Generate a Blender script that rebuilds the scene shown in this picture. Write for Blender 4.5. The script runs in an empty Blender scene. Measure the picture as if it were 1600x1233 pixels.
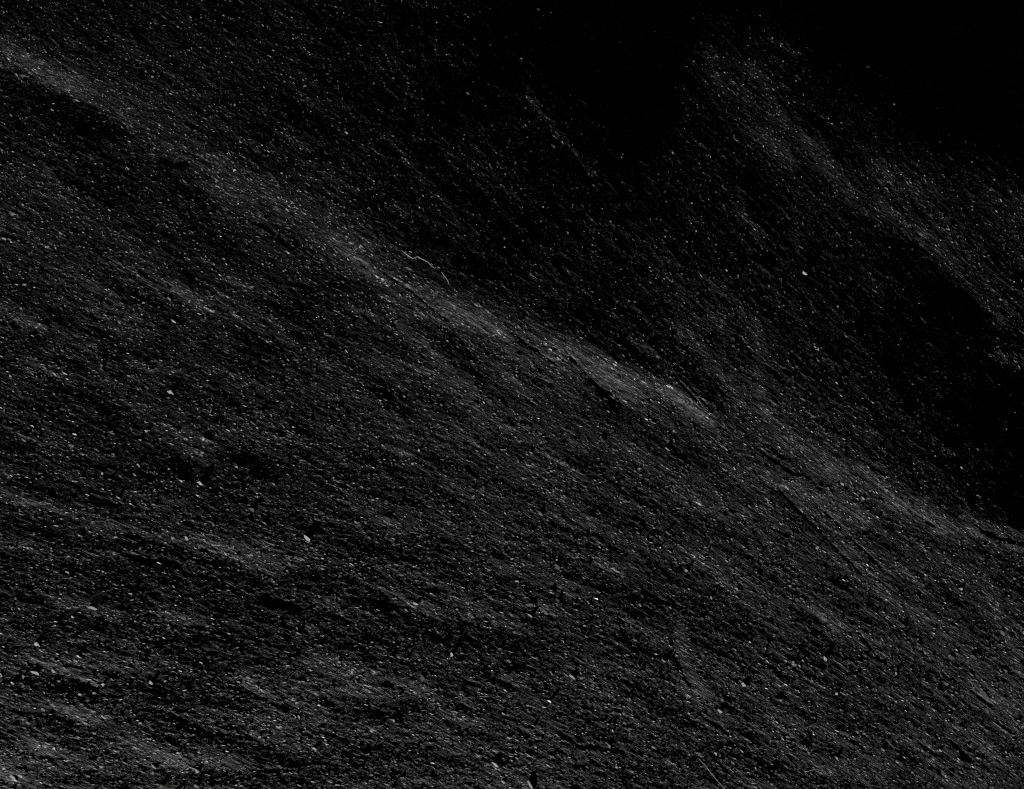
import bpy, math, random
import numpy as np

random.seed(7)
rng = np.random.default_rng(7)
scene = bpy.context.scene
COL = scene.collection

# ------------------------------------------------------------------ camera
TILT = math.radians(15.0)      # the camera leans back from straight above the slab
DIST = 3.2                     # metres to the middle of the slab
cam_d = bpy.data.cameras.new("camera")
cam_d.sensor_width = 36.0
cam_d.lens = 36.0 * DIST / 1.6
cam_d.clip_start = 0.05
cam_d.clip_end = 100.0
cam = bpy.data.objects.new("camera", cam_d)
CAMPOS = np.array([0.0, -DIST * math.sin(TILT), DIST * math.cos(TILT)])
cam.location = CAMPOS.tolist()
cam.rotation_euler = (TILT, 0.0, 0.0)
COL.objects.link(cam)
scene.camera = cam

# ------------------------------------------------------------------ light
SUN_EL = math.radians(9.0)
AZ = np.array([-0.56, -0.8285])        # horizontal direction towards the sun (lower left)
sky_strength = 0.003
w = bpy.data.worlds.new("World")
scene.world = w
w.use_nodes = True
nt = w.node_tree
bg = nt.nodes["Background"]
sky = nt.nodes.new("ShaderNodeTexSky")
sky.sky_type = 'NISHITA'
sky.sun_disc = False
sky.sun_elevation = SUN_EL
sky.sun_rotation = math.atan2(AZ[0], AZ[1])
nt.links.new(sky.outputs[0], bg.inputs[0])
bg.inputs[1].default_value = sky_strength
sun_d = bpy.data.lights.new("sun", 'SUN')
sun_d.energy = 5.0
sun_d.angle = math.radians(0.5)
sun_d.color = (1.0, 0.995, 0.985)
sun = bpy.data.objects.new("sun", sun_d)
# the lamp shines along its local -Z
from mathutils import Vector
travel = Vector((-AZ[0] * math.cos(SUN_EL), -AZ[1] * math.cos(SUN_EL), -math.sin(SUN_EL)))
sun.rotation_euler = travel.to_track_quat('-Z', 'Y').to_euler()
sun.location = (-2.0, -3.0, 1.5)
COL.objects.link(sun)

scene.render.engine = 'CYCLES'
scene.cycles.use_denoising = False
scene.cycles.max_bounces = 3
scene.cycles.pixel_filter_type = 'BLACKMAN_HARRIS'
scene.cycles.filter_width = 1.25
vs = scene.view_settings
vs.view_transform = 'Standard'
vs.look = 'None'
vs.exposure = 0.28
vs.gamma = 1.0
vs.use_curve_mapping = False

# ------------------------------------------------------------------ where things lie on the slab
# The slab was surveyed in millimetres on a 1600 x 1233 mm sheet (u to the right, v towards the viewer).
ct, st = math.cos(TILT), math.sin(TILT)


def sheet(x, y, z):
    """slab point (m) -> sheet coordinate"""
    dx, dy, dz = x - CAMPOS[0], y - CAMPOS[1], z - CAMPOS[2]
    b = dy * ct + dz * st
    d = dy * st - dz * ct
    k = DIST * 1000.0 / d
    return 800.0 + dx * k, 616.5 - b * k


def slab_at(u, v, z=0.0):
    """sheet coordinate -> slab point at height z"""
    a = (u - 800.0) / (DIST * 1000.0)
    b = (616.5 - v) / (DIST * 1000.0)
    dx, dy, dz = a, b * ct + st, b * st - ct
    t = (z - CAMPOS[2]) / dz
    return CAMPOS[0] + dx * t, CAMPOS[1] + dy * t


# ------------------------------------------------------------------ survey of the slab
# lean of the rock surface: 0 turns away from the sun, 1 faces it (every 100 mm)
LEAN = np.array([
    [.32, .27, .22, .25, .23, .17, .17, .12, .06, .05, .04, .03, -.01, -.12, -.25, -.30, -.30],
    [.42, .39, .32, .31, .26, .20, .17, .14, .08, .05, .05, .16, .19, -.04, -.20, -.28, -.25],
    [.33, .24, .43, .40, .29, .23, .18, .16, .11, .05, .03, .18, .29, .16, -.04, -.14, -.14],
    [.44, .35, .24, .38, .48, .32, .24, .18, .18, .10, .11, .16, .16, .22, .29, .21, .20],
    [.44, .44, .39, .35, .38, .44, .44, .25, .19, .16, .16, .19, .15, .08, .06, .21, .28],
    [.44, .44, .42, .42, .40, .40, .46, .46, .34, .21, .18, .25, .17, .09, .04, .04, .18],
    [.40, .40, .42, .40, .40, .40, .43, .47, .47, .52, .46, .26, .24, .20, .12, .07, .06],
    [.36, .40, .42, .42, .40, .39, .39, .42, .47, .48, .44, .40, .46, .34, .16, .10, .05],
    [.40, .40, .40, .42, .42, .42, .39, .40, .44, .46, .44, .40, .44, .46, .42, .20, .04],
    [.44, .43, .43, .45, .45, .44, .42, .42, .42, .42, .42, .42, .46, .43, .46, .45, .40],
    [.53, .52, .48, .45, .42, .41, .39, .37, .37, .34, .37, .39, .44, .44, .44, .44, .46],
    [.54, .53, .49, .46, .44, .44, .44, .43, .41, .41, .40, .43, .45, .46, .46, .49, .53],
    [.53, .52, .48, .46, .44, .43, .44, .44, .44, .43, .44, .45, .47, .47, .48, .50, .53],
])
# dip of the grain, degrees below the horizontal, rows v = 0..1233, columns u = 0..1600
DIP_V = [0, 300, 600, 900, 1233]
DIP_U = [0, 400, 800, 1200, 1600]
DIP = np.array([
    [36, 39, 46, 48, 42],
    [30, 35, 46, 52, 48],
    [23, 26, 34, 43, 46],
    [12, 16, 23, 32, 38],
    [11, 9, 15, 26, 32],
], float)

# folds, ledges and troughs: (points, half width, change of lean, smoothness)
FOLDS = [
    # the long diagonal ridge
    ([(-60, 40), (0, 72), (60, 108), (110, 132)], 13, .30, .2),
    ([(110, 132), (150, 158), (220, 200), (300, 235), (350, 275)], 34, .20, .2),
    ([(45, 92), (72, 120), (130, 150)], 9, .25, .5),
    ([(350, 280), (420, 318), (480, 346), (540, 382)], 36, .24, .2),
    ([(540, 385), (600, 425), (660, 462), (720, 488)], 30, .22, .15),
    ([(700, 478), (760, 508), (820, 535), (880, 565)], 30, .22, .1),
    ([(884, 538), (930, 566), (958, 592), (985, 618)], 17, .42, .7),
    ([(950, 578), (1000, 600), (1050, 618), (1085, 640)], 17, .40, .5),
    ([(1050, 618), (1085, 640), (1108, 660)], 9, .40, .8),
    ([(705, 472), (722, 490), (742, 506)], 6, .45, .7),
    ([(755, 497), (775, 515), (790, 530)], 6, .40, .5),
    ([(520, 372), (560, 405), (600, 440)], 7, .30, .3),
    ([(1150, 640), (1200, 672), (1250, 705), (1300, 735)], 18, .28, .35),
    ([(1340, 728), (1372, 752), (1395, 778), (1415, 792)], 6, .36, .5),
    ([(1300, 735), (1350, 765), (1420, 800), (1470, 828)], 12, .18, .1),
    ([(1440, 790), (1475, 815), (1510, 832)], 11, .26, .2),
    ([(1518, 828), (1535, 836)], 5, .42, .6),
    ([(1530, 836), (1556, 846), (1578, 853), (1620, 862), (1680, 885)], 5, .48, .9),
    ([(1505, 803), (1530, 816), (1560, 827), (1600, 838), (1660, 855)], 5, .34, .7),
    ([(1200, 705), (1250, 775), (1320, 840), (1380, 900)], 16, .14, .2),
    ([(1225, 730), (1270, 770), (1310, 810)], 8, .16, .1),
    ([(1320, 860), (1360, 895), (1385, 915)], 12, .16, .4),
    ([(1480, 860), (1530, 900), (1590, 950)], 16, .12, .3),
    # troughs either side of it
    ([(20, 130), (90, 162), (150, 200), (185, 208)], 16, -.26, 0),
    ([(120, 190), (180, 225), (240, 258), (300, 300)], 26, -.20, 0),
    ([(255, 250), (275, 256), (290, 255)], 6, -.35, 0),
    ([(300, 300), (360, 325), (420, 365), (470, 395)], 14, -.22, 0),
    ([(600, 375), (680, 432), (740, 462), (800, 490), (870, 515)], 14, -.16, 0),
    ([(900, 530), (960, 552), (1030, 578), (1070, 600), (1120, 645), (1180, 655)], 14, -.20, 0),
    ([(700, 455), (708, 468), (716, 480)], 6, -.45, 0),
    ([(880, 560), (920, 600), (960, 635)], 6, -.40, 0),
    ([(930, 640), (1000, 660), (1080, 690), (1150, 720)], 14, -.16, 0),
    ([(1200, 700), (1225, 722), (1245, 735)], 9, -.34, 0),
    ([(1540, 835), (1570, 842), (1610, 850)], 5, -.40, 0),
    ([(1380, 700), (1450, 760), (1520, 800), (1600, 825)], 22, -.10, 0),
    # strands below the ridge
    ([(610, 475), (650, 540), (690, 580), (730, 615)], 12, .16, .2),
    ([(660, 530), (680, 555), (700, 575)], 4, .30, .3),
    ([(700, 590), (760, 630), (820, 670), (870, 700)], 20, .10, .1),
    ([(800, 590), (900, 660), (1000, 740)], 20, .06, .1),
    ([(520, 400), (580, 470), (640, 560)], 14, -.08, 0),
    ([(535, 775), (570, 800), (600, 818), (630, 835)], 6, .20, .1),
    ([(700, 520), (735, 560), (770, 590)], 12, -.12, 0),
    # left slope
    ([(-20, 240), (60, 280), (120, 320), (200, 375), (260, 430)], 15, .14, .1),
    ([(200, 395), (260, 440), (300, 470), (330, 485)], 10, .14, .2),
    ([(0, 345), (60, 385), (130, 445), (200, 500)], 20, .08, 0),
    ([(358, 436), (375, 445), (390, 452)], 8, .30, .6),
    ([(275, 445), (292, 458), (305, 470)], 7, .24, .4),
    ([(-10, 480), (30, 492), (60, 508)], 6, .18, 0),
    ([(40, 560), (80, 580), (110, 600)], 8, .16, 0),
    ([(155, 590), (190, 620), (240, 650), (300, 690), (320, 705)], 12, .16, .1),
    ([(100, 250), (160, 290), (220, 330)], 14, -.10, 0),
    ([(170, 440), (200, 460), (215, 470)], 12, -.16, 0),
    ([(250, 535), (330, 580), (400, 620)], 20, -.07, 0),
    ([(30, 640), (110, 670), (190, 700), (260, 725)], 20, -.08, 0),
    # lower left
    ([(-20, 762), (10, 772), (30, 784), (70, 786)], 8, .34, .6),
    ([(0, 738), (20, 740)], 6, .18, .4),
    ([(70, 730), (95, 738), (110, 748)], 8, .18, .4),
    ([(90, 797), (130, 808), (160, 822), (220, 832)], 9, .16, .3),
    ([(20, 800), (80, 812), (140, 830)], 10, -.20, 0),
    ([(210, 770), (240, 785), (270, 790), (300, 800)], 14, .16, .4),
    ([(260, 838), (300, 845), (340, 855), (390, 880), (425, 890)], 11, .18, .3),
    ([(200, 850), (250, 865), (280, 870)], 6, -.26, 0),
    ([(150, 872), (200, 880), (230, 885)], 8, -.16, 0),
    ([(0, 840), (40, 850), (60, 862)], 12, .14, .4),
    ([(60, 875), (130, 880), (200, 876)], 8, .12, .3),
    ([(415, 938), (440, 944), (465, 948)], 5, -.40, 0),
    ([(330, 920), (380, 935), (420, 950)], 10, -.14, 0),
    ([(-10, 990), (60, 1015), (110, 1035)], 10, .16, .4),
    ([(52, 1032), (85, 1042), (100, 1055), (130, 1062), (155, 1070)], 7, .30, .7),
    ([(78, 1104), (105, 1110), (125, 1122), (150, 1128)], 10, .32, .5),
    ([(48, 1162), (65, 1168), (85, 1172)], 9, .28, .5),
    ([(190, 1150), (215, 1162), (240, 1180), (285, 1195)], 11, .28, .5),
    ([(320, 1185), (350, 1195), (380, 1200)], 11, .20, .5),
    ([(-10, 1200), (20, 1215), (50, 1225)], 11, .26, .5),
    ([(90, 945), (140, 952), (190, 965)], 8, .20, .3),
    ([(230, 1010), (300, 1030), (360, 1050)], 12, -.12, 0),
    ([(60, 1075), (110, 1080), (180, 1085)], 8, -.16, 0),
    ([(280, 1130), (330, 1150), (360, 1160)], 8, -.24, 0),
    ([(380, 1060), (405, 1078), (425, 1090)], 7, .30, .2),
    ([(490, 1028), (520, 1038), (545, 1048)], 12, .12, .6),
    ([(648, 1056), (670, 1064)], 7, .20, .6),
    ([(718, 1090), (735, 1094)], 6, .18, .6),
    ([(620, 935), (650, 948), (680, 955)], 10, .14, .1),
    ([(560, 945), (620, 965), (700, 985), (780, 1000)], 12, -.12, 0),
    ([(820, 940), (850, 955), (880, 975), (900, 990)], 12, .16, .2),
    ([(846, 948), (862, 962)], 4, .30, .6),
    ([(820, 1010), (900, 1020), (980, 1030)], 18, -.14, 0),
    ([(960, 1000), (1010, 1030), (1050, 1060)], 18, -.08, 0),
    ([(1060, 980), (1068, 1030), (1085, 1070), (1100, 1085)], 9, .32, .1),
    ([(1095, 1035), (1120, 1060), (1150, 1075)], 10, .10, .1),
    ([(940, 880), (960, 888), (972, 895)], 7, .26, .2),
    ([(930, 1150), (965, 1165), (985, 1180)], 8, -.24, 0),
    ([(1050, 1180), (1080, 1190), (1110, 1215)], 12, -.16, 0),
    ([(1420, 1150), (1440, 1165)], 10, .18, .6),
    ([(1520, 1075), (1545, 1092), (1570, 1110), (1610, 1130)], 18, .20, .7),
    ([(1550, 930), (1560, 970), (1572, 1000), (1590, 1025)], 7, .16, .4),
    ([(1380, 935), (1420, 950), (1440, 965)], 10, .12, .4),
    ([(1280, 960), (1295, 975)], 7, .20, .5),
    ([(1500, 1025), (1530, 1042)], 8, .14, .6),
    ([(1300, 1200), (1330, 1195), (1380, 1215)], 14, .12, .5),
    ([(1380, 1040), (1440, 1050), (1500, 1060)], 16, -.12, 0),
    ([(1320, 1090), (1380, 1115), (1420, 1130)], 14, -.10, 0),
    ([(1205, 1125), (1240, 1145)], 10, .14, .5),
    # hollow and far slope, upper right
    ([(1105, 85), (1140, 100), (1170, 122)], 9, .24, .4),
    ([(1175, 108), (1190, 125), (1210, 160), (1228, 185)], 9, .32, .5),
    ([(1120, 120), (1160, 150), (1200, 200)], 22, .10, .2),
    ([(1198, 212), (1220, 232), (1240, 250)], 10, .32, .7),
    ([(1252, 205), (1270, 228), (1292, 255)], 8, .34, .6),
    ([(1292, 255), (1318, 275), (1335, 298)], 4, .28, .5),
    ([(1370, 255), (1385, 275), (1400, 298)], 7, .30, .6),
    ([(1372, 315), (1388, 328), (1410, 345), (1445, 365)], 8, .34, .6),
    ([(1445, 365), (1470, 390), (1500, 430), (1540, 460), (1590, 500)], 8, .22, .5),
    ([(1420, 270), (1460, 310), (1510, 370), (1560, 430)], 20, .08, .3),
    ([(1545, 300), (1580, 322), (1620, 345)], 9, .20, .5),
    ([(1525, 470), (1550, 485), (1562, 505)], 6, .28, .6),
    ([(1560, 555), (1590, 570), (1620, 585)], 10, .26, .4),
    ([(1200, 60), (1225, 74), (1245, 88)], 2.5, .40, .5),
    ([(1275, 42), (1310, 62), (1340, 90)], 3, .26, 0),
    ([(1350, 103), (1372, 118), (1395, 133), (1440, 158), (1475, 178)], 3, .34, 0),
    ([(1560, 70), (1590, 98), (1630, 120)], 4, .24, .3),
    ([(825, 150), (845, 178), (865, 205), (888, 230), (930, 275)], 4, .34, .2),
    ([(835, 8), (845, 18)], 4, .26, .5),
    ([(1020, 375), (1045, 425), (1075, 470), (1115, 505)], 18, .12, .1),
    ([(1058, 508), (1085, 540), (1120, 580), (1145, 610)], 8, .28, .2),
    ([(1115, 495), (1128, 508)], 6, .26, .5),
    ([(1100, 430), (1130, 460), (1165, 490)], 5, .18, .3),
    ([(1180, 500), (1188, 560), (1185, 620), (1195, 650)], 9, .24, .2),
    ([(1150, 325), (1175, 350), (1185, 368)], 5, .26, .3),
    ([(1240, 370), (1256, 390)], 4, .26, .3),
    ([(1355, 430), (1375, 455)], 6, .22, .3),
    ([(960, 40), (1000, 30), (1050, 45)], 14, .06, 0),
    ([(600, 210), (625, 235), (650, 265), (665, 285)], 5, .22, .3),
    ([(475, 150), (495, 170), (520, 182)], 6, .16, .1),
    ([(430, 205), (460, 220), (480, 235)], 5, .18, .2),
    ([(470, 75), (510, 95), (535, 110)], 5, .16, .1),
    ([(1260, 260), (1300, 310), (1340, 350), (1400, 390), (1460, 440), (1520, 510)], 14, -.12, 0),
    ([(1040, 160), (1000, 200), (960, 260)], 40, -.08, 0),
    ([(700, 130), (690, 180), (620, 170)], 30, -.06, 0),
]
# open cracks: (points, half width, depth) in mm
CRACKS = [
    ([(885, 548), (905, 572), (930, 600), (955, 625), (968, 634)], 2.0, 4.0),
    ([(1054, 588), (1075, 610), (1098, 636)], 1.6, 4.0),
    ([(1061, 586), (1084, 610), (1108, 638)], 1.6, 3.5),
    ([(560, 404), (590, 436), (606, 448)], 1.8, 3.5),
    ([(600, 425), (640, 452), (670, 478), (700, 500)], 1.8, 3.0),
    ([(800, 520), (840, 548), (870, 570)], 1.8, 3.0),
    ([(1180, 696), (1202, 714), (1240, 740)], 1.8, 3.5),
    ([(1195, 692), (1225, 715)], 1.6, 3.0),
    ([(1212, 760), (1250, 800), (1300, 850), (1345, 895)], 1.6, 2.5),
    ([(1290, 800), (1330, 840), (1380, 890)], 1.6, 2.5),
    ([(1390, 770), (1420, 795), (1460, 822)], 1.8, 3.5),
    ([(1535, 830), (1560, 842), (1600, 848), (1640, 855)], 3.5, 5.0),
    ([(1518, 1080), (1532, 1090), (1550, 1102)], 1.8, 3.5),
    ([(1436, 1160), (1452, 1172), (1462, 1180)], 1.8, 3.5),
    ([(1485, 1155), (1500, 1172), (1520, 1190)], 2.2, 4.0),
    ([(1100, 1122), (1125, 1135), (1140, 1150)], 1.8, 3.0),
    ([(1060, 1035), (1068, 1056), (1082, 1075)], 2.5, 3.0),
    ([(1370, 1095), (1380, 1103)], 1.8, 3.0),
    ([(830, 932), (845, 948), (864, 966)], 2.0, 3.5),
    ([(1005, 924), (1040, 942), (1078, 952)], 1.6, 2.5),
    ([(990, 760), (1010, 775), (1034, 792)], 1.8, 3.0),
    ([(500, 1142), (520, 1148), (545, 1160)], 2.0, 3.0),
    ([(415, 936), (440, 946), (462, 948)], 4.5, 6.0),
    ([(258, 250), (275, 256), (290, 256)], 4.0, 5.0),
    ([(880, 1150), (905, 1165), (975, 1175)], 3.0, 3.0),
    ([(90, 1056), (120, 1064), (150, 1076)], 3.0, 3.0),
    ([(200, 868), (240, 876), (275, 880)], 3.0, 3.5),
    ([(280, 1122), (300, 1132), (330, 1148)], 3.0, 4.0),
    ([(1320, 1150), (1345, 1165), (1365, 1180)], 2.0, 3.0),
    ([(1255, 1060), (1285, 1082)], 1.6, 2.5),
    ([(1340, 985), (1352, 1002), (1375, 1030)], 1.6, 2.5),
]

# ------------------------------------------------------------------ height of the slab
SP = 0.0014                                  # fine survey step
X0, X1, Y0, Y1 = -1.08, 1.08, -0.88, 0.98
nx = int(round((X1 - X0) / SP)) + 1
ny = int(round((Y1 - Y0) / SP)) + 1
xs = X0 + np.arange(nx) * SP
ys = Y0 + np.arange(ny) * SP
CS = 2                                       # coarse step = 2 fine steps
cx = xs[::CS]
cy = ys[::CS]
CX, CY = np.meshgrid(cx, cy)
STEP = SP * CS


def bilinear(tab, us, vs, u, v):
    us = np.asarray(us, float)
    vs = np.asarray(vs, float)
    u = np.clip(u, us[0], us[-1] - 1e-6)
    v = np.clip(v, vs[0], vs[-1] - 1e-6)
    i = np.clip(np.searchsorted(us, u, side='right') - 1, 0, len(us) - 2)
    j = np.clip(np.searchsorted(vs, v, side='right') - 1, 0, len(vs) - 2)
    fu = (u - us[i]) / (us[i + 1] - us[i])
    fv = (v - vs[j]) / (vs[j + 1] - vs[j])
    fu = fu * fu * (3 - 2 * fu) * .5 + fu * .5
    fv = fv * fv * (3 - 2 * fv) * .5 + fv * .5
    return ((tab[j, i] * (1 - fu) + tab[j, i + 1] * fu) * (1 - fv)
            + (tab[j + 1, i] * (1 - fu) + tab[j + 1, i + 1] * fu) * fv)


def dip_at(u, v):
    return np.radians(bilinear(DIP, DIP_U, DIP_V, u, v))


def lean_at(u, v):
    return bilinear(LEAN, np.arange(17) * 100.0, np.arange(13) * 100.0, u, v)


def stroke(U, V, pts, reach, out_dist):
    """distance of every sheet point to a polyline, only inside its box"""
    pts = np.array(pts, float)
    lo = pts.min(0) - reach
    hi = pts.max(0) + reach
    m = (U > lo[0]) & (U < hi[0]) & (V > lo[1]) & (V < hi[1])
    idx = np.nonzero(m.ravel())[0]
    u = U.ravel()[idx]
    v = V.ravel()[idx]
    best = np.full(u.shape, 1e9)
    for a, b in zip(pts[:-1], pts[1:]):
        d = b - a
        t = np.clip(((u - a[0]) * d[0] + (v - a[1]) * d[1]) / (d @ d), 0, 1)
        q = np.hypot(u - a[0] - t * d[0], v - a[1] - t * d[1])
        best = np.minimum(best, q)
    return idx, best


def splat_noise(n, length, width, X, Y, step):
    """signed elongated swells lying along the grain, on the coarse survey"""
    H = np.zeros(X.shape).ravel()
    ox, oy = X[0, 0], Y[0, 0]
    w_, h_ = X.shape[1], X.shape[0]
    gx = rng.uniform(ox, ox + (w_ - 1) * step, n)
    gy = rng.uniform(oy, oy + (h_ - 1) * step, n)
    u, v = sheet(gx, gy, 0.0)
    th = -dip_at(u, v) + rng.normal(0, .10, n)
    L = length * rng.uniform(.6, 1.5, n)
    W = width * rng.uniform(.6, 1.5, n)
    A = rng.normal(0, 1, n)
    c, s = np.cos(th), np.sin(th)
    R = int(math.ceil(length * 1.6 / step))
    ix = np.round((gx - ox) / step).astype(int)
    iy = np.round((gy - oy) / step).astype(int)
    for dj in range(-R, R + 1):
        for di in range(-R, R + 1):
            jx = ix + di
            jy = iy + dj
            px = ox + jx * step - gx
            py = oy + jy * step - gy
            a = (px * c + py * s) / L
            b = (-px * s + py * c) / W
            r2 = a * a + b * b
            ok = (r2 < 1) & (jx >= 0) & (jx < w_) & (jy >= 0) & (jy < h_)
            if ok.any():
                q = (1 - r2[ok]) ** 2
                np.add.at(H, jy[ok] * w_ + jx[ok], A[ok] * q)
    H = H.reshape(X.shape)
    return H / H.std()


def up_matrix(nc, nf, step):
    """cubic b-spline weights from coarse to fine samples"""
    M = np.zeros((nf, nc))
    f = np.arange(nf) / step
    i = np.floor(f).astype(int)
    t = f - i
    wts = [(1 - t) ** 3 / 6, (3 * t ** 3 - 6 * t ** 2 + 4) / 6, (-3 * t ** 3 + 3 * t ** 2 + 3 * t + 1) / 6, t ** 3 / 6]
    for k, wt in enumerate(wts):
        np.add.at(M, (np.arange(nf), np.clip(i - 1 + k, 0, nc - 1)), wt)
    return M


TE = math.tan(SUN_EL)
# streaky unevenness along the grain (made on an even coarser survey, then refined)
B = 4
bx, by = np.meshgrid(cx[::B], cy[::B])
streak_big = splat_noise(2600, .130, .015, bx, by, STEP * B)
Mx = up_matrix(bx.shape[1], CX.shape[1], B)
My = up_matrix(bx.shape[0], CX.shape[0], B)
streak_big = My @ streak_big @ Mx.T
B2 = 2
bx, by = np.meshgrid(cx[::B2], cy[::B2])
streak_mid = splat_noise(12000, .048, .0055, bx, by, STEP * B2)
streak_mid = up_matrix(bx.shape[0], CX.shape[0], B2) @ streak_mid @ up_matrix(bx.shape[1], CX.shape[1], B2).T


def survey(H):
    U, V = sheet(CX, CY, H)
    T = lean_at(U, V)
    smooth = np.zeros(T.size)
    wob1, wob2 = streak_mid.ravel(), CRUST.ravel()
    dT = np.zeros(T.size)
    for pts, hw, d, sm in FOLDS:
        idx, dist = stroke(U, V, pts, hw * 2.2, None)
        dist = np.maximum(0, dist + hw * (.28 * wob1[idx] + .22 * wob2[idx]))
        q = 1.0 / (1.0 + (dist / (hw * .95)) ** 4)
        dT[idx] += d * q * (.75 if d < 0 else 1.45 if hw < 14 else 1.15)
        if sm:
            smooth[idx] = np.maximum(smooth[idx], .7 * sm * q)
    T = T + dT.reshape(T.shape)
    k = np.clip(T / .4, .25, 1.0)
    T = T + k * (.09 * streak_big + .085 * streak_mid)
    T = T + .10 * CRUST * np.clip((T - .44) / .2, 0, 1)
    return T, smooth.reshape(T.shape)


def solve(T):
    """lean along the sun's path -> height"""
    S = np.interp(T, [-.6, 0, .2, .42, .6, .8, 1.0, 1.4], [-.14, -.012, .020, .060, .135, .25, .36, .50]) - TE
    ramp_ = S.mean()
    S = S - ramp_
    # mirror-free padded spectrum
    py, px = 160, 160
    Sp = np.pad(S, ((py, py), (px, px)), mode='linear_ramp')
    kx = np.fft.fftfreq(Sp.shape[1], STEP) * 2 * np.pi
    ky = np.fft.fftfreq(Sp.shape[0], STEP) * 2 * np.pi
    KX, KY = np.meshgrid(kx, ky)
    kl = -(KX * AZ[0] + KY * AZ[1])
    k2 = KX ** 2 + KY ** 2
    den = kl ** 2 + .02 * k2 + 1e-3
    F = np.fft.fft2(Sp) * (-1j * kl) / den
    H = np.fft.ifft2(F).real[py:-py, px:-px]
    return H - H.mean() - ramp_ * (CX * AZ[0] + CY * AZ[1])


# fine lineation: low ribs along the grain
CRUST = splat_noise(60000, .0085, .0036, CX, CY, STEP)
RIB = splat_noise(60000, .018, .0022, CX, CY, STEP)


def grain_coords():
    """two coordinates that run along and across the grain, bending with it"""
    U, V = sheet(CX, CY, 0.0)
    th = -dip_at(U, V)
    out = []
    for gx, gy in ((np.cos(th), np.sin(th)), (-np.sin(th), np.cos(th))):
        mx_, my_ = gx.mean(), gy.mean()
        py = px = 120
        A = np.pad(gx - mx_, ((py, py), (px, px)), mode='linear_ramp')
        Bq = np.pad(gy - my_, ((py, py), (px, px)), mode='linear_ramp')
        kx = np.fft.fftfreq(A.shape[1], STEP) * 2 * np.pi
        ky = np.fft.fftfreq(A.shape[0], STEP) * 2 * np.pi
        KX, KY = np.meshgrid(kx, ky)
        k2 = KX ** 2 + KY ** 2
        k2[0, 0] = 1
        F = -1j * (KX * np.fft.fft2(A) + KY * np.fft.fft2(Bq)) / k2
        q = np.fft.ifft2(F).real[py:-py, px:-px]
        out.append(q + mx_ * CX + my_ * CY)
    return out


H0 = np.zeros(CX.shape)
for _ in range(3):
    T, SM = survey(H0)
    H0 = .5 * H0 + .5 * solve(T) if _ else solve(T)
T, SM = survey(H0)
EDGE = np.clip((T - .44) / .25, 0, 1)

UX = up_matrix(len(cx), nx, CS)
UY = up_matrix(len(cy), ny, CS)
H = UY @ H0 @ UX.T
TF = UY @ T @ UX.T
SMF = np.clip(UY @ SM @ UX.T, 0, 1)
FX, FY = np.meshgrid(xs, ys)
UF, VF = sheet(FX, FY, H)
ALONG, ACROSS = grain_coords()
ALONG = UY @ ALONG @ UX.T
ACROSS = UY @ ACROSS @ UX.T

# ------------------------------------------------------------------ grains standing out of the rock
G = np.zeros(nx * ny)
MIN = np.zeros(nx * ny)


def grains(n, length, width, height, jitter, pale):
    gx = rng.uniform(X0, X1, n)
    gy = rng.uniform(Y0, Y1, n)
    u, v = sheet(gx, gy, 0.0)
    ix = np.round((gx - X0) / SP).astype(int)
    iy = np.round((gy - Y0) / SP).astype(int)
    base = iy * nx + ix
    sm = SMF.ravel()[base]
    size = np.interp(v - .4 * u, [-400, 300, 1233], [.85, .95, 1.35])
    th = -dip_at(u, v) + rng.normal(0, jitter, n)
    L = length * size * rng.lognormal(0, .35, n)
    W = width * size * rng.lognormal(0, .25, n)
    A = height * size * np.minimum(rng.lognormal(0, .5, n), 1.9) * (1 - .72 * sm)
    tilt = rng.normal(0, .45, n)
    m = rng.random(n) ** pale
    c, s = np.cos(th), np.sin(th)
    R = int(math.ceil(length * 2.0 / SP))
    offs = [(di, dj) for dj in range(-R, R + 1) for di in range(-R, R + 1)]
    store = []
    for di, dj in offs:
        jx = ix + di
        jy = iy + dj
        px = X0 + jx * SP - gx
        py = Y0 + jy * SP - gy
        a = (px * c + py * s) / L
        b = (-px * s + py * c) / W
        r2 = a * a + b * b
        ok = np.nonzero((r2 < 1) & (jx >= 0) & (jx < nx) & (jy >= 0) & (jy < ny))[0]
        if len(ok):
            val = A[ok] * (1 - r2[ok] ** 1.5) * (1 + tilt[ok] * b[ok])
            idx = jy[ok] * nx + jx[ok]
            np.maximum.at(G, idx, val)
            store.append((idx, val, m[ok]))
    for idx, val, mm in store:
        win = val >= G[idx] - 1e-12
        MIN[idx[win]] = mm[win]


grains(270000, .0034, .00095, .00021, .12, 1.0)
grains(14000, .0064, .0012, .00027, .10, 1.0)
rough = rng.normal(0, 1, (ny, nx)) * (.00008 * (1 - .6 * SMF))
H = H + G.reshape(ny, nx) + rough + (UY @ (RIB * (1 - .5 * SM)) @ UX.T) * .00014 + (UY @ (CRUST * EDGE) @ UX.T) * .00035

for pts, hw, dep in CRACKS:
    idx, dist = stroke(UF, VF, pts, hw * 3, None)
    uneven = .45 + .35 * np.sin(UF.ravel()[idx] / 7.0 + hw) * np.sin(VF.ravel()[idx] / 4.3)
    H.ravel()[idx] -= dep * .00062 * uneven * np.exp(-(dist / (hw * (.6 + uneven))) ** 2)


def height_at(x, y):
    i = min(max(int(round((x - X0) / SP)), 1), nx - 2)
    j = min(max(int(round((y - Y0) / SP)), 1), ny - 2)
    return float(H[j - 1:j + 2, i - 1:i + 2].mean() + .0002)


def on_slab(u, v):
    z = 0.0
    for _ in range(6):
        x, y = slab_at(u, v, z)
        z = height_at(float(x), float(y))
    return float(x), float(y), z


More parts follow.
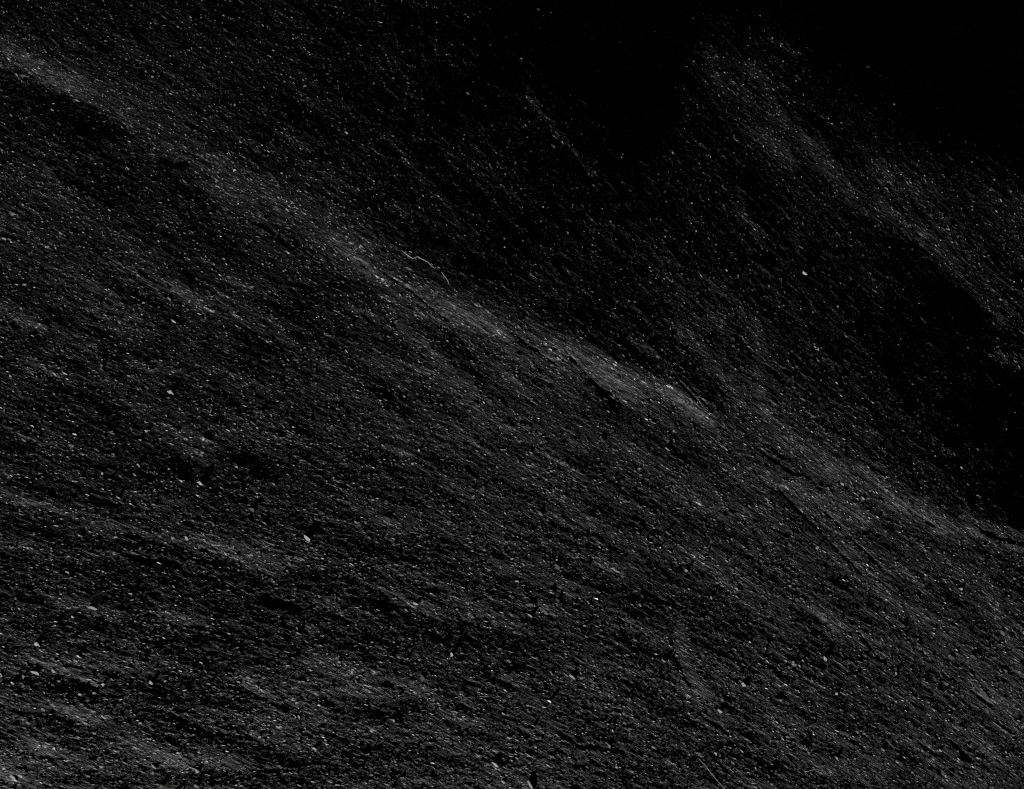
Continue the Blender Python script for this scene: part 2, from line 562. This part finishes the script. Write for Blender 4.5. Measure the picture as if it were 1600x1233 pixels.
# ------------------------------------------------------------------ materials
def grey_material(name, rough_lo, rough_hi, spec):
    m = bpy.data.materials.new(name)
    m.use_nodes = True
    t = m.node_tree
    b = t.nodes["Principled BSDF"]
    b.inputs["Specular IOR Level"].default_value = spec
    return m, t, b


def rock_material():
    m, t, b = grey_material("dark_slate", .35, .6, .3)
    N = t.nodes.new
    L = t.links.new

    def attr(n):
        q = N("ShaderNodeAttribute")
        q.attribute_name = n
        return q.outputs["Fac"]

    def math_(op, x, y, z=None):
        q = N("ShaderNodeMath")
        q.operation = op
        for i, k in enumerate((x, y, z)):
            if k is None:
                continue
            if isinstance(k, (int, float)):
                q.inputs[i].default_value = k
            else:
                L(k, q.inputs[i])
        return q.outputs[0]

    def grain_vec(fs, ft, off):
        q = N("ShaderNodeCombineXYZ")
        L(math_('MULTIPLY', attr("along"), fs), q.inputs[0])
        L(math_('MULTIPLY', attr("across"), ft), q.inputs[1])
        q.inputs[2].default_value = off
        return q.outputs[0]

    def noise(vec, detail, rough_, dist=0.0):
        q = N("ShaderNodeTexNoise")
        q.inputs["Scale"].default_value = 1.0
        q.inputs["Detail"].default_value = detail
        q.inputs["Roughness"].default_value = rough_
        q.inputs["Distortion"].default_value = dist
        L(vec, q.inputs["Vector"])
        return q.outputs["Fac"]

    def ramp(src, stops):
        q = N("ShaderNodeValToRGB")
        e = q.color_ramp.elements
        e[0].position, c = stops[0]
        e[0].color = (c, c, c, 1)
        e[1].position, c = stops[-1]
        e[1].color = (c, c, c, 1)
        for p, c in stops[1:-1]:
            k = e.new(p)
            k.color = (c, c, c, 1)
        L(src, q.inputs[0])
        return q.outputs[0]

    # minerals: dark matrix, a few pale grains; seams of paler rock along the grain
    grain = ramp(attr("mineral"), [(0, .005), (.5, .009), (.76, .024), (.87, .10), (.94, .32), (1, .65)])
    fleck = ramp(noise(grain_vec(130, 560, 3.0), 3, .65, .4), [(.32, .22), (.50, .65), (.57, 1.8), (.63, 5.0), (.70, 11)])
    seam = ramp(noise(grain_vec(7, 34, 9.0), 5, .6, .3), [(.30, .55), (.5, .95), (.68, 1.9)])
    fibres = ramp(noise(grain_vec(26, 260, 21.0), 4, .68, .25), [(.34, .22), (.46, .7), (.54, 1.25), (.66, 2.6)])
    striae = ramp(noise(grain_vec(10, 340, 31.0), 2, .5), [(.36, .45), (.48, .85), (.54, 1.2), (.62, 2.0)])
    fibres = math_('MULTIPLY', fibres, striae)
    col = math_('MULTIPLY', math_('MULTIPLY', math_('MULTIPLY', grain, fleck), seam), fibres)
    # thin pale films smeared along the grain
    film = ramp(noise(grain_vec(16, 62, 13.0), 4, .62, .6), [(.56, 0.0), (.66, .022), (.76, .045)])
    film = math_('MULTIPLY', film, fibres)
    col = math_('MINIMUM', math_('ADD', math_('ADD', col, film), .003), .62)
    L(col, b.inputs["Base Color"])
    # foliation: fine scales lying along the grain
    relief = math_('ADD',
                   math_('MULTIPLY', noise(grain_vec(125, 540, 0.0), 3, .7, .4), 1.0),
                   math_('MULTIPLY', noise(grain_vec(30, 190, 5.0), 2, .5, .3), 1.1))
    bp = N("ShaderNodeBump")
    bp.inputs["Strength"].default_value = 1.0
    bp.inputs["Distance"].default_value = .0017
    L(relief, bp.inputs["Height"])
    L(bp.outputs[0], b.inputs["Normal"])
    L(ramp(noise(grain_vec(60, 160, 7.0), 2, .5), [(.3, .30), (.7, .62)]), b.inputs["Roughness"])
    return m


def flake_material(name, lo, hi, rough_):
    m, t, b = grey_material(name, .3, .5, .5)
    N = t.nodes.new
    tc = N("ShaderNodeTexCoord")
    at = N("ShaderNodeAttribute")
    at.attribute_name = "mineral"
    n1 = N("ShaderNodeTexNoise")
    n1.inputs["Scale"].default_value = 260.0
    n1.inputs["Detail"].default_value = 4.0
    t.links.new(tc.outputs["Object"], n1.inputs["Vector"])
    mix = N("ShaderNodeMath")
    mix.operation = 'MULTIPLY_ADD'
    mix.inputs[1].default_value = .35
    t.links.new(n1.outputs["Fac"], mix.inputs[0])
    t.links.new(at.outputs["Fac"], mix.inputs[2])
    mr = N("ShaderNodeMapRange")
    mr.inputs["From Min"].default_value = .1
    mr.inputs["From Max"].default_value = 1.2
    mr.inputs["To Min"].default_value = lo
    mr.inputs["To Max"].default_value = hi
    t.links.new(mix.outputs[0], mr.inputs["Value"])
    t.links.new(mr.outputs[0], b.inputs["Base Color"])
    b.inputs["Roughness"].default_value = rough_
    return m


ROCK = rock_material()
FLAKE = flake_material("pale_mica", .05, .70, .38)
CHIP = flake_material("pale_chip", .20, .60, .5)
FIBRE = flake_material("dry_fibre", .20, .45, .6)

# ------------------------------------------------------------------ the rock itself
rock = bpy.data.objects.new("slate_rock", None)
rock["kind"] = "thing"
rock.location = (0, 0, 0)
rock["label"] = "dark grained slate slab crossed by a slanting ridge, filling the picture"
rock["category"] = "rock"
COL.objects.link(rock)


def keep(n, lo, hi, step):
    k = [i for i in range(n) if (lo <= i <= hi) or (i % step == 0) or i == n - 1]
    return np.array(sorted(set(k)))


ki = keep(nx, int((-.86 - X0) / SP), int((.86 - X0) / SP), 4)
kj = keep(ny, int((-.655 - Y0) / SP), int((.69 - Y0) / SP), 4)
HZ = H[np.ix_(kj, ki)].copy()
# broken edge of the slab, out of sight
for sl in ((0, slice(None)), (-1, slice(None)), (slice(None), 0), (slice(None), -1)):
    HZ[sl] -= .25
PX = FX[np.ix_(kj, ki)]
PY = FY[np.ix_(kj, ki)]
PM = MIN.reshape(ny, nx)[np.ix_(kj, ki)]
PU, PV = UF[np.ix_(kj, ki)], VF[np.ix_(kj, ki)]
# which part of the slab: below the ridge, the ridge, the slope above it
RIDGE_U = [-300, 0, 60, 150, 250, 350, 450, 560, 660, 760, 860, 960, 1060, 1160, 1260, 1360, 1460, 1540, 1600, 1900]
RIDGE_T = [-60, 40, 75, 120, 180, 235, 290, 360, 425, 470, 515, 550, 585, 635, 680, 730, 785, 812, 828, 900]
RIDGE_B = [-10, 92, 135, 190, 250, 315, 372, 440, 505, 560, 605, 640, 672, 722, 772, 808, 840, 858, 872, 950]
wob = 6 * np.sin(PU / 31.0) + 4 * np.sin(PU / 11.0 + 1)
top = np.interp(PU, RIDGE_U, RIDGE_T) + wob
bot = np.interp(PU, RIDGE_U, RIDGE_B) + wob[::-1]
zone = np.where(PV < top, 0, np.where(PV < bot, 1, 2))
fz = zone[:-1, :-1]
mw = len(ki)
J, I = np.meshgrid(np.arange(len(kj) - 1), np.arange(len(ki) - 1), indexing='ij')
quad = np.stack([J * mw + I, J * mw + I + 1, (J + 1) * mw + I + 1, (J + 1) * mw + I], -1)
P = np.stack([PX, PY, HZ], -1).reshape(-1, 3)
PMf = PM.ravel()
PSf = ALONG[np.ix_(kj, ki)].ravel()
PTf = ACROSS[np.ix_(kj, ki)].ravel()


def grid_part(name, z, label):
    q = quad[fz == z]
    used = np.unique(q)
    remap = np.full(len(P), -1)
    remap[used] = np.arange(len(used))
    q = remap[q]
    me = bpy.data.meshes.new(name)
    me.vertices.add(len(used))
    me.vertices.foreach_set("co", P[used].astype(np.float32).ravel())
    me.loops.add(q.size)
    me.loops.foreach_set("vertex_index", q.ravel().astype(np.int32))
    me.polygons.add(len(q))
    me.polygons.foreach_set("loop_start", (np.arange(len(q)) * 4).astype(np.int32))
    me.polygons.foreach_set("loop_total", np.full(len(q), 4, np.int32))
    me.update(calc_edges=True)
    me.polygons.foreach_set("use_smooth", np.ones(len(q), bool))
    a = me.attributes.new("mineral", 'FLOAT', 'POINT')
    a.data.foreach_set("value", PMf[used].astype(np.float32))
    for nm, src in (("along", PSf), ("across", PTf)):
        a = me.attributes.new(nm, 'FLOAT', 'POINT')
        a.data.foreach_set("value", src[used].astype(np.float32))
    me.materials.append(ROCK)
    me.update()
    o = bpy.data.objects.new(name, me)
    o["label"] = label
    o.parent = rock
    COL.objects.link(o)
    return o


PARTS = {}
PARTS[0] = grid_part("upper_slope", 0, "near black slope above the ridge, turned away from the light")
PARTS[1] = grid_part("ridge", 1, "lighter grey crest running slantwise across the slab")
PARTS[2] = grid_part("lower_slope", 2, "dark grey speckled slope below the ridge")


# ------------------------------------------------------------------ flakes
def flake_shape(r, n, length, width, thick):
    """irregular thin splinter: rings of points, bottom wider than top"""
    ang = [(i + r.uniform(-.42, .42)) / n * 2 * math.pi for i in range(n)]
    rad = [r.uniform(.45, 1.3) for _ in range(n)]
    low = [(math.cos(a) * q * length * .5, math.sin(a) * q * width * .5, -thick) for a, q in zip(ang, rad)]
    top = [(x * .93, y * .93, thick * r.uniform(.0, .5)) for x, y, _ in low]
    vts = low + top
    fcs = [tuple(range(n, 2 * n))]
    for i in range(n):
        k = (i + 1) % n
        fcs.append((i, k, n + k, n + i))
    return vts, fcs


def frame_at(u, v, ang, tilt_sun, tilt_side):
    """rotation: long axis at ang below horizontal, leaning towards the sun"""
    from mathutils import Matrix
    Rz = Matrix.Rotation(-ang, 3, 'Z')
    axis = Vector((-AZ[1], AZ[0], 0))          # turning about this tips the top towards the sun
    Rt = Matrix.Rotation(tilt_sun, 3, axis)
    Rs = Matrix.Rotation(tilt_side, 3, Vector((AZ[0], AZ[1], 0)))
    return Rt @ Rs @ Rz


# many small ones, too fine to pick apart
NF = 24000
vv, ff, mv = [], [], []
r = random.Random(11)
made = 0
while made < NF:
    x = r.uniform(-.95, .95)
    y = r.uniform(-.74, .80)
    i = int(round((x - X0) / SP))
    j = int(round((y - Y0) / SP))
    tt = TF[j, i]
    if r.random() > min(1.0, max(.05, tt * 1.5)):
        continue
    u, v = UF[j, i], VF[j, i]
    z = H[j, i]
    big = r.random() ** 3
    size = float(np.interp(v - .4 * u, [-400, 300, 1233], [.7, .9, 1.35]))
    L = (.0036 + .0050 * big) * size
    W = L * r.uniform(.16, .36)
    R = frame_at(u, v, float(dip_at(u, v)) + r.gauss(0, .2), r.gauss(.12, .22), r.gauss(0, .2))
    vts, fcs = flake_shape(r, 4, L, W, .0006)
    o = len(vv)
    for p in vts:
        q = R @ Vector(p)
        vv.append((x + q.x, y + q.y, z + .0001 + q.z))
    ff += [tuple(o + k for k in f) for f in fcs]
    mv += [r.random() ** 1.5] * len(vts)
    made += 1
me = bpy.data.meshes.new("fine_flakes")
me.from_pydata(vv, [], ff)
a = me.attributes.new("mineral", 'FLOAT', 'POINT')
a.data.foreach_set("value", np.array(mv, np.float32))
me.materials.append(FLAKE)
o = bpy.data.objects.new("fine_flakes", me)
o["kind"] = "stuff"
o["label"] = "fine pale mica flakes glinting all over the slab"
o.parent = rock
COL.objects.link(o)


def flake_mesh(name, seed, L, W, mat, mineral, n=7, thick=.0016, notch=False):
    r = random.Random(seed)
    vts, fcs = flake_shape(r, n, L, W, thick)
    me = bpy.data.meshes.new(name)
    me.from_pydata(vts, [], fcs)
    a = me.attributes.new("mineral", 'FLOAT', 'POINT')
    a.data.foreach_set("value", np.full(len(vts), mineral, np.float32))
    me.materials.append(mat)
    return me


def place(o, u, v, ang, tilt=.25, side=0.0, lift=.0012):
    x, y, z = on_slab(u, v)
    R = frame_at(u, v, math.radians(ang), tilt, side)
    o.location = (x, y, z + lift)
    o.rotation_euler = R.to_euler()


# flakes bedded in the rock, one by one: (u, v, length, width, angle, paleness)
BEDDED = [
    (264, 733, 7, 5, 60, .7), (283, 752, 8, 3, 30, .7), (229, 674, 7, 5, 5, .6), (205, 670, 7, 3, 35, .5),
    (219, 688, 6, 4, 20, .4), (292, 842, 8, 4, 50, .5), (260, 850, 9, 3, 40, .6), (352, 865, 9, 3, 45, .5),
    (369, 730, 6, 4, 20, .5), (159, 740, 5, 4, 0, .6), (37, 688, 9, 3, 40, .6), (185, 778, 10, 2, 32, .6),
    (394, 797, 12, 6, 30, .1), (334, 820, 8, 4, 40, .2), (130, 809, 7, 3, 30, .5), (644, 725, 6, 6, 80, .4),
    (632, 620, 7, 4, 45, .3), (758, 711, 4, 3, 40, .6), (757, 859, 5, 4, 60, .5), (460, 1119, 7, 3, 30, .5),
    (467, 1121, 7, 3, 65, .5), (455, 1122, 6, 2, 10, .4), (402, 1073, 8, 3, 45, .6), (408, 1079, 11, 3, 38, .5),
    (406, 1152, 7, 5, 160, .5), (412, 1156, 5, 3, 60, .4), (530, 1034, 6, 4, 10, .5), (615, 1127, 7, 4, 40, .5),
    (464, 982, 6, 3, 95, .4), (618, 1190, 7, 3, 55, .4), (787, 1116, 6, 3, 45, .5), (786, 1222, 8, 3, 45, .4),
    (828, 945, 14, 5, 10, .15), (851, 955, 19, 5, 42, .2), (1037, 1033, 7, 3, 30, .5), (1138, 1116, 10, 2, 0, .3),
    (952, 1166, 8, 3, 55, .6), (950, 1132, 4, 3, 0, .6), (1118, 1178, 7, 4, 60, .6), (1181, 1201, 6, 3, 60, .5),
    (1091, 1178, 12, 4, 8, .2), (963, 1199, 6, 3, 35, .5), (1111, 934, 7, 3, 55, .5), (1097, 967, 9, 7, 30, .1),
    (1000, 946, 8, 4, 45, .3), (860, 1182, 10, 8, 20, .1), (1138, 1082, 5, 3, 50, .6), (918, 1199, 6, 2, 30, .5),
    (1308, 1085, 5, 4, 10, .8), (1459, 990, 5, 4, 30, .6), (1400, 1053, 5, 3, 70, .5), (1352, 1025, 8, 4, 40, .2),
    (1493, 1082, 7, 3, 20, .4), (1469, 1173, 6, 3, 40, .6), (1350, 1146, 8, 4, 15, .4), (1380, 1172, 9, 2, 45, .5),
    (1567, 990, 16, 5, 50, .1), (87, 388, 8, 3, 60, .6), (38, 445, 9, 5, 15, .5), (224, 474, 7, 4, 15, .6),
    (331, 464, 5, 3, 10, .7), (216, 430, 6, 5, 45, .3), (265, 468, 9, 3, 50, .5), (16, 588, 6, 4, 45, .5),
    (85, 584, 7, 3, 45, .4), (238, 120, 5, 4, 0, .5), (26, 117, 9, 3, 40, .5), (84, 162, 7, 2, 5, .5),
    (82, 172, 6, 2, 40, .5), (367, 164, 4, 4, 0, .6), (120, 157, 10, 3, 15, .4), (1, 1055, 7, 6, 30, .6),
    (41, 1037, 4, 6, 10, .5), (37, 1058, 5, 5, 50, .5), (84, 1050, 11, 4, 40, .6), (124, 1086, 6, 6, 45, .4),
    (26, 1085, 8, 3, 5, .6), (69, 1082, 4, 3, 20, .7), (125, 1027, 4, 3, 0, .7), (147, 1083, 5, 2, 5, .6),
    (101, 1045, 8, 3, 45, .5), (37, 1072, 7, 4, 35, .2), (160, 1070, 6, 6, 30, .7), (307, 1205, 11, 4, 35, .5),
    (305, 1228, 7, 6, 20, .6), (147, 1147, 8, 5, 20, .5), (84, 1170, 6, 4, 20, .6), (281, 1180, 7, 3, 50, .5),
    (175, 1161, 6, 3, 10, .7), (304, 1139, 5, 3, 0, .5), (240, 1198, 11, 4, 35, .4), (1309, 480, 5, 3, 65, .5),
    (1390, 387, 3, 3, 0, .6), (1425, 390, 4, 2, 60, .6), (1349, 779, 7, 3, 50, .6), (1385, 766, 6, 3, 50, .6),
    (1395, 775, 12, 6, 25, .1), (1316, 756, 8, 4, 30, .5), (844, 803, 12, 4, 50, .2), (960, 887, 9, 4, 20, .3),
    (964, 893, 9, 3, 25, .3), (1072, 892, 7, 4, 30, .5), (997, 833, 6, 3, 40, .5), (871, 886, 10, 4, 45, .15),
    (999, 733, 6, 4, 20, .3), (661, 1061, 14, 8, 20, .05), (727, 1092, 11, 6, 10, .05), (1540, 1087, 18, 8, 40, .05),
    (1288, 967, 13, 8, 30, .05), (104, 894, 9, 5, 50, .6), (21, 334, 9, 5, 5, .5), (7, 373, 9, 5, 25, .5),
    (1502, 920, 9, 5, 25, .4), (1277, 856, 6, 6, 40, .5), (270, 840, 8, 5, 25, .6), (1563, 468, 7, 2, 35, .4),
    (1278, 45, 6, 2, 20, .5), (1287, 56, 3, 2, 30, .5), (1357, 105, 6, 2, 35, .5), (1374, 118, 4, 2, 30, .4),
    (1385, 124, 4, 2, 40, .4), (1397, 163, 3, 3, 0, .5), (1463, 170, 3, 2, 0, .5), (1471, 175, 4, 2, 40, .4),
    (969, 67, 5, 4, 50, .1), (970, 68, 8, 3, 60, .15), (925, 60, 4, 3, 20, .3), (541, 208, 5, 5, 0, .6),
    (732, 147, 8, 3, 40, .5), (731, 148, 4, 2, 40, .5), (1052, 240, 6, 2, 60, .4), (842, 16, 8, 4, 45, .15),
    (1045, 125, 5, 2, 45, .5), (918, 66, 3, 2, 20, .5), (1502, 731, 8, 3, 75, .4),
]
for n_, (u, v, L, W, ang, pale) in enumerate(BEDDED):
    me = flake_mesh("mineral_flake", 300 + n_, L * .00108, W * .00108, FLAKE, pale, n=5 + n_ % 3, thick=.0008)
    o = bpy.data.objects.new("mineral_flake", me)
    place(o, u, v, ang, tilt=.16 + .10 * math.sin(n_ * 1.7), side=.1 * math.sin(n_), lift=.0002)
    o.parent = PARTS[0 if v < np.interp(u, RIDGE_U, RIDGE_T) else 1 if v < np.interp(u, RIDGE_U, RIDGE_B) else 2]
    COL.objects.link(o)

# loose chips and splinters lying on the rock
LOOSE = [
    ("stone_chip", 1257, 427, 9, 7, 45, .9, "single brightest pale chip alone in the dark hollow, upper right"),
    ("stone_chip", 479, 841, 13, 6, 48, .9, "pale diamond-shaped chip on the lower slope, left of the picture's middle"),
    ("stone_chip", 773, 1195, 14, 5, 42, .9, "pale leaf-shaped chip near the bottom edge, left of the middle"),
    ("stone_chip", 706, 1024, 8, 6, 62, .9, "small blocky pale chip below the picture's middle, ends squared off"),
    ("stone_chip", 265, 613, 12, 6, 35, .8, "pale chip at the left, halfway up the lower slope"),
    ("stone_splinter", 315, 757, 17, 4, 38, .9, "long thin pale splinter slanting down, left of the diamond chip"),
    ("stone_chip", 217, 728, 10, 4, 42, .8, "narrow pale chip up and left of the long thin splinter"),
    ("stone_chip", 649, 944, 11, 6, 25, .7, "stubby pale chip in the lower middle, above the small blocky chip"),
    ("stone_chip", 145, 951, 14, 5, 12, .6, "broad ragged pale chip on the left, above the bottom-left chips"),
    ("stone_chip", 57, 1007, 10, 6, 165, .8, "ragged pale chip near the left edge, lower left corner"),
    ("stone_chip", 19, 1068, 11, 5, 55, .7, "steeply slanting pale chip at the left edge, lower left corner"),
    ("stone_splinter", 56, 1052, 15, 4, 14, .7, "flat pale splinter lying almost level in the lower left corner"),
    ("stone_chip", 236, 1067, 7, 6, 20, .9, "roundish pale chip alone in the lower left, right of the ragged chips"),
    ("stone_chip", 20, 1215, 11, 5, 30, .7, "pale chip in the very bottom left corner"),
    ("stone_chip", 655, 704, 6, 4, 60, .8, "tiny pale chip near the centre of the lower slope"),
    ("stone_splinter", 894, 1058, 13, 4, 28, .5, "dull grey splinter below the middle, right of the blocky chip"),
    ("stone_chip", 828, 962, 9, 3, 32, .7, "thin pale chip in the light patch below the middle"),
    ("stone_splinter", 828, 1226, 16, 4, 62, .6, "steep pale splinter cut by the bottom edge"),
    ("stone_splinter", 825, 1180, 13, 3, 35, .5, "grey splinter just above the steep one at the bottom edge"),
    ("stone_chip", 1161, 1070, 8, 5, 30, .8, "pale chip on the lower right, nearest the steep light streak"),
    ("stone_chip", 1124, 1111, 11, 5, 25, .5, "dull wedge-shaped chip below the pale chip, lower right"),
    ("stone_chip", 1289, 1029, 8, 6, 70, .7, "pale chip on the lower right slope, highest of the pale ones there"),
    ("stone_chip", 1308, 1185, 7, 4, 65, .8, "pale chip near the bottom edge on the right"),
    ("stone_splinter", 271, 502, 9, 4, 45, .7, "short pale splinter on the left, between ridge and left-hand chip"),
]
for n_, (nm, u, v, L, W, ang, pale, lab) in enumerate(LOOSE):
    me = flake_mesh(nm, 900 + n_, L * .0011, W * .0011, CHIP, pale, n=5 + n_ % 2, thick=.0009)
    o = bpy.data.objects.new(nm, me)
    place(o, u, v, ang, tilt=.20, side=.05 * math.sin(n_ * 2.1), lift=.0004)
    o["label"] = lab
    o["category"] = "splinter" if nm == "stone_splinter" else "stone chip"
    o["group"] = "pale chips and splinters on the slab"
    COL.objects.link(o)


# ------------------------------------------------------------------ fibres
def fibre(name, pts, rad, label, cat, lift=.0012):
    P3 = []
    dense = []
    for (a, b) in zip(pts[:-1], pts[1:]):
        for k in range(4):
            t = k / 4
            dense.append((a[0] + (b[0] - a[0]) * t, a[1] + (b[1] - a[1]) * t))
    dense.append(pts[-1])
    zz = []
    for (u, v) in dense:
        x, y, z = on_slab(u, v)
        zz.append(z)
        P3.append([u, v, z])
    zz = np.array(zz)
    pad = np.pad(zz, 3, mode='edge')
    zs = np.maximum(np.convolve(pad, np.ones(7) / 7, 'valid'), 0 * zz - 9)
    up = np.max(zz - zs) * .6
    vts, fcs = [], []
    n = len(P3)
    pos = []
    for k in range(n):
        z = zs[k] + up + lift
        x, y = slab_at(P3[k][0], P3[k][1], z)
        pos.append(Vector((float(x), float(y), float(z))))
    o0 = pos[0].copy()
    for k in range(n):
        d = (pos[min(k + 1, n - 1)] - pos[max(k - 1, 0)]).normalized()
        s = d.cross(Vector((0, 0, 1))).normalized()
        q = s.cross(d)
        tp = rad * (.35 + .65 * math.sin(math.pi * min(1, max(0, (k + .6) / n))) ** .5)
        for a_ in range(6):
            an = a_ / 6 * 2 * math.pi
            p = pos[k] + s * math.cos(an) * tp + q * math.sin(an) * tp - o0
            vts.append(tuple(p))
    for k in range(n - 1):
        for a_ in range(6):
            b_ = (a_ + 1) % 6
            fcs.append((k * 6 + a_, k * 6 + b_, (k + 1) * 6 + b_, (k + 1) * 6 + a_))
    fcs.append(tuple(range(6)))
    fcs.append(tuple((n - 1) * 6 + k for k in range(5, -1, -1)))
    me = bpy.data.meshes.new(name)
    me.from_pydata(vts, [], fcs)
    me.polygons.foreach_set("use_smooth", np.ones(len(fcs), bool))
    a = me.attributes.new("mineral", 'FLOAT', 'POINT')
    a.data.foreach_set("value", np.full(len(vts), .6, np.float32))
    me.materials.append(FIBRE)
    o = bpy.data.objects.new(name, me)
    o.location = o0
    o["label"] = label
    o["category"] = cat
    COL.objects.link(o)
    return o


fibre("plant_fibre", [(629, 392), (632, 395), (638, 399), (643, 403), (646, 403.5), (650, 401.5), (653, 401),
                      (658, 404), (664, 407), (670, 410.5), (673, 414), (679, 419.5)], .0005,
      "thin wavy pale fibre lying along the ridge's upper edge", "fibre")
fibre("plant_fibre", [(690, 425), (694, 431), (698, 436), (701, 441), (702, 445)], .0005,
      "short straight pale fibre just right of the wavy one", "fibre")
fibre("plant_fibre", [(1092, 1186), (1102, 1196), (1112, 1209), (1122, 1221), (1134, 1234)], .00032,
      "straight hair-thin fibre running off the bottom edge", "fibre")
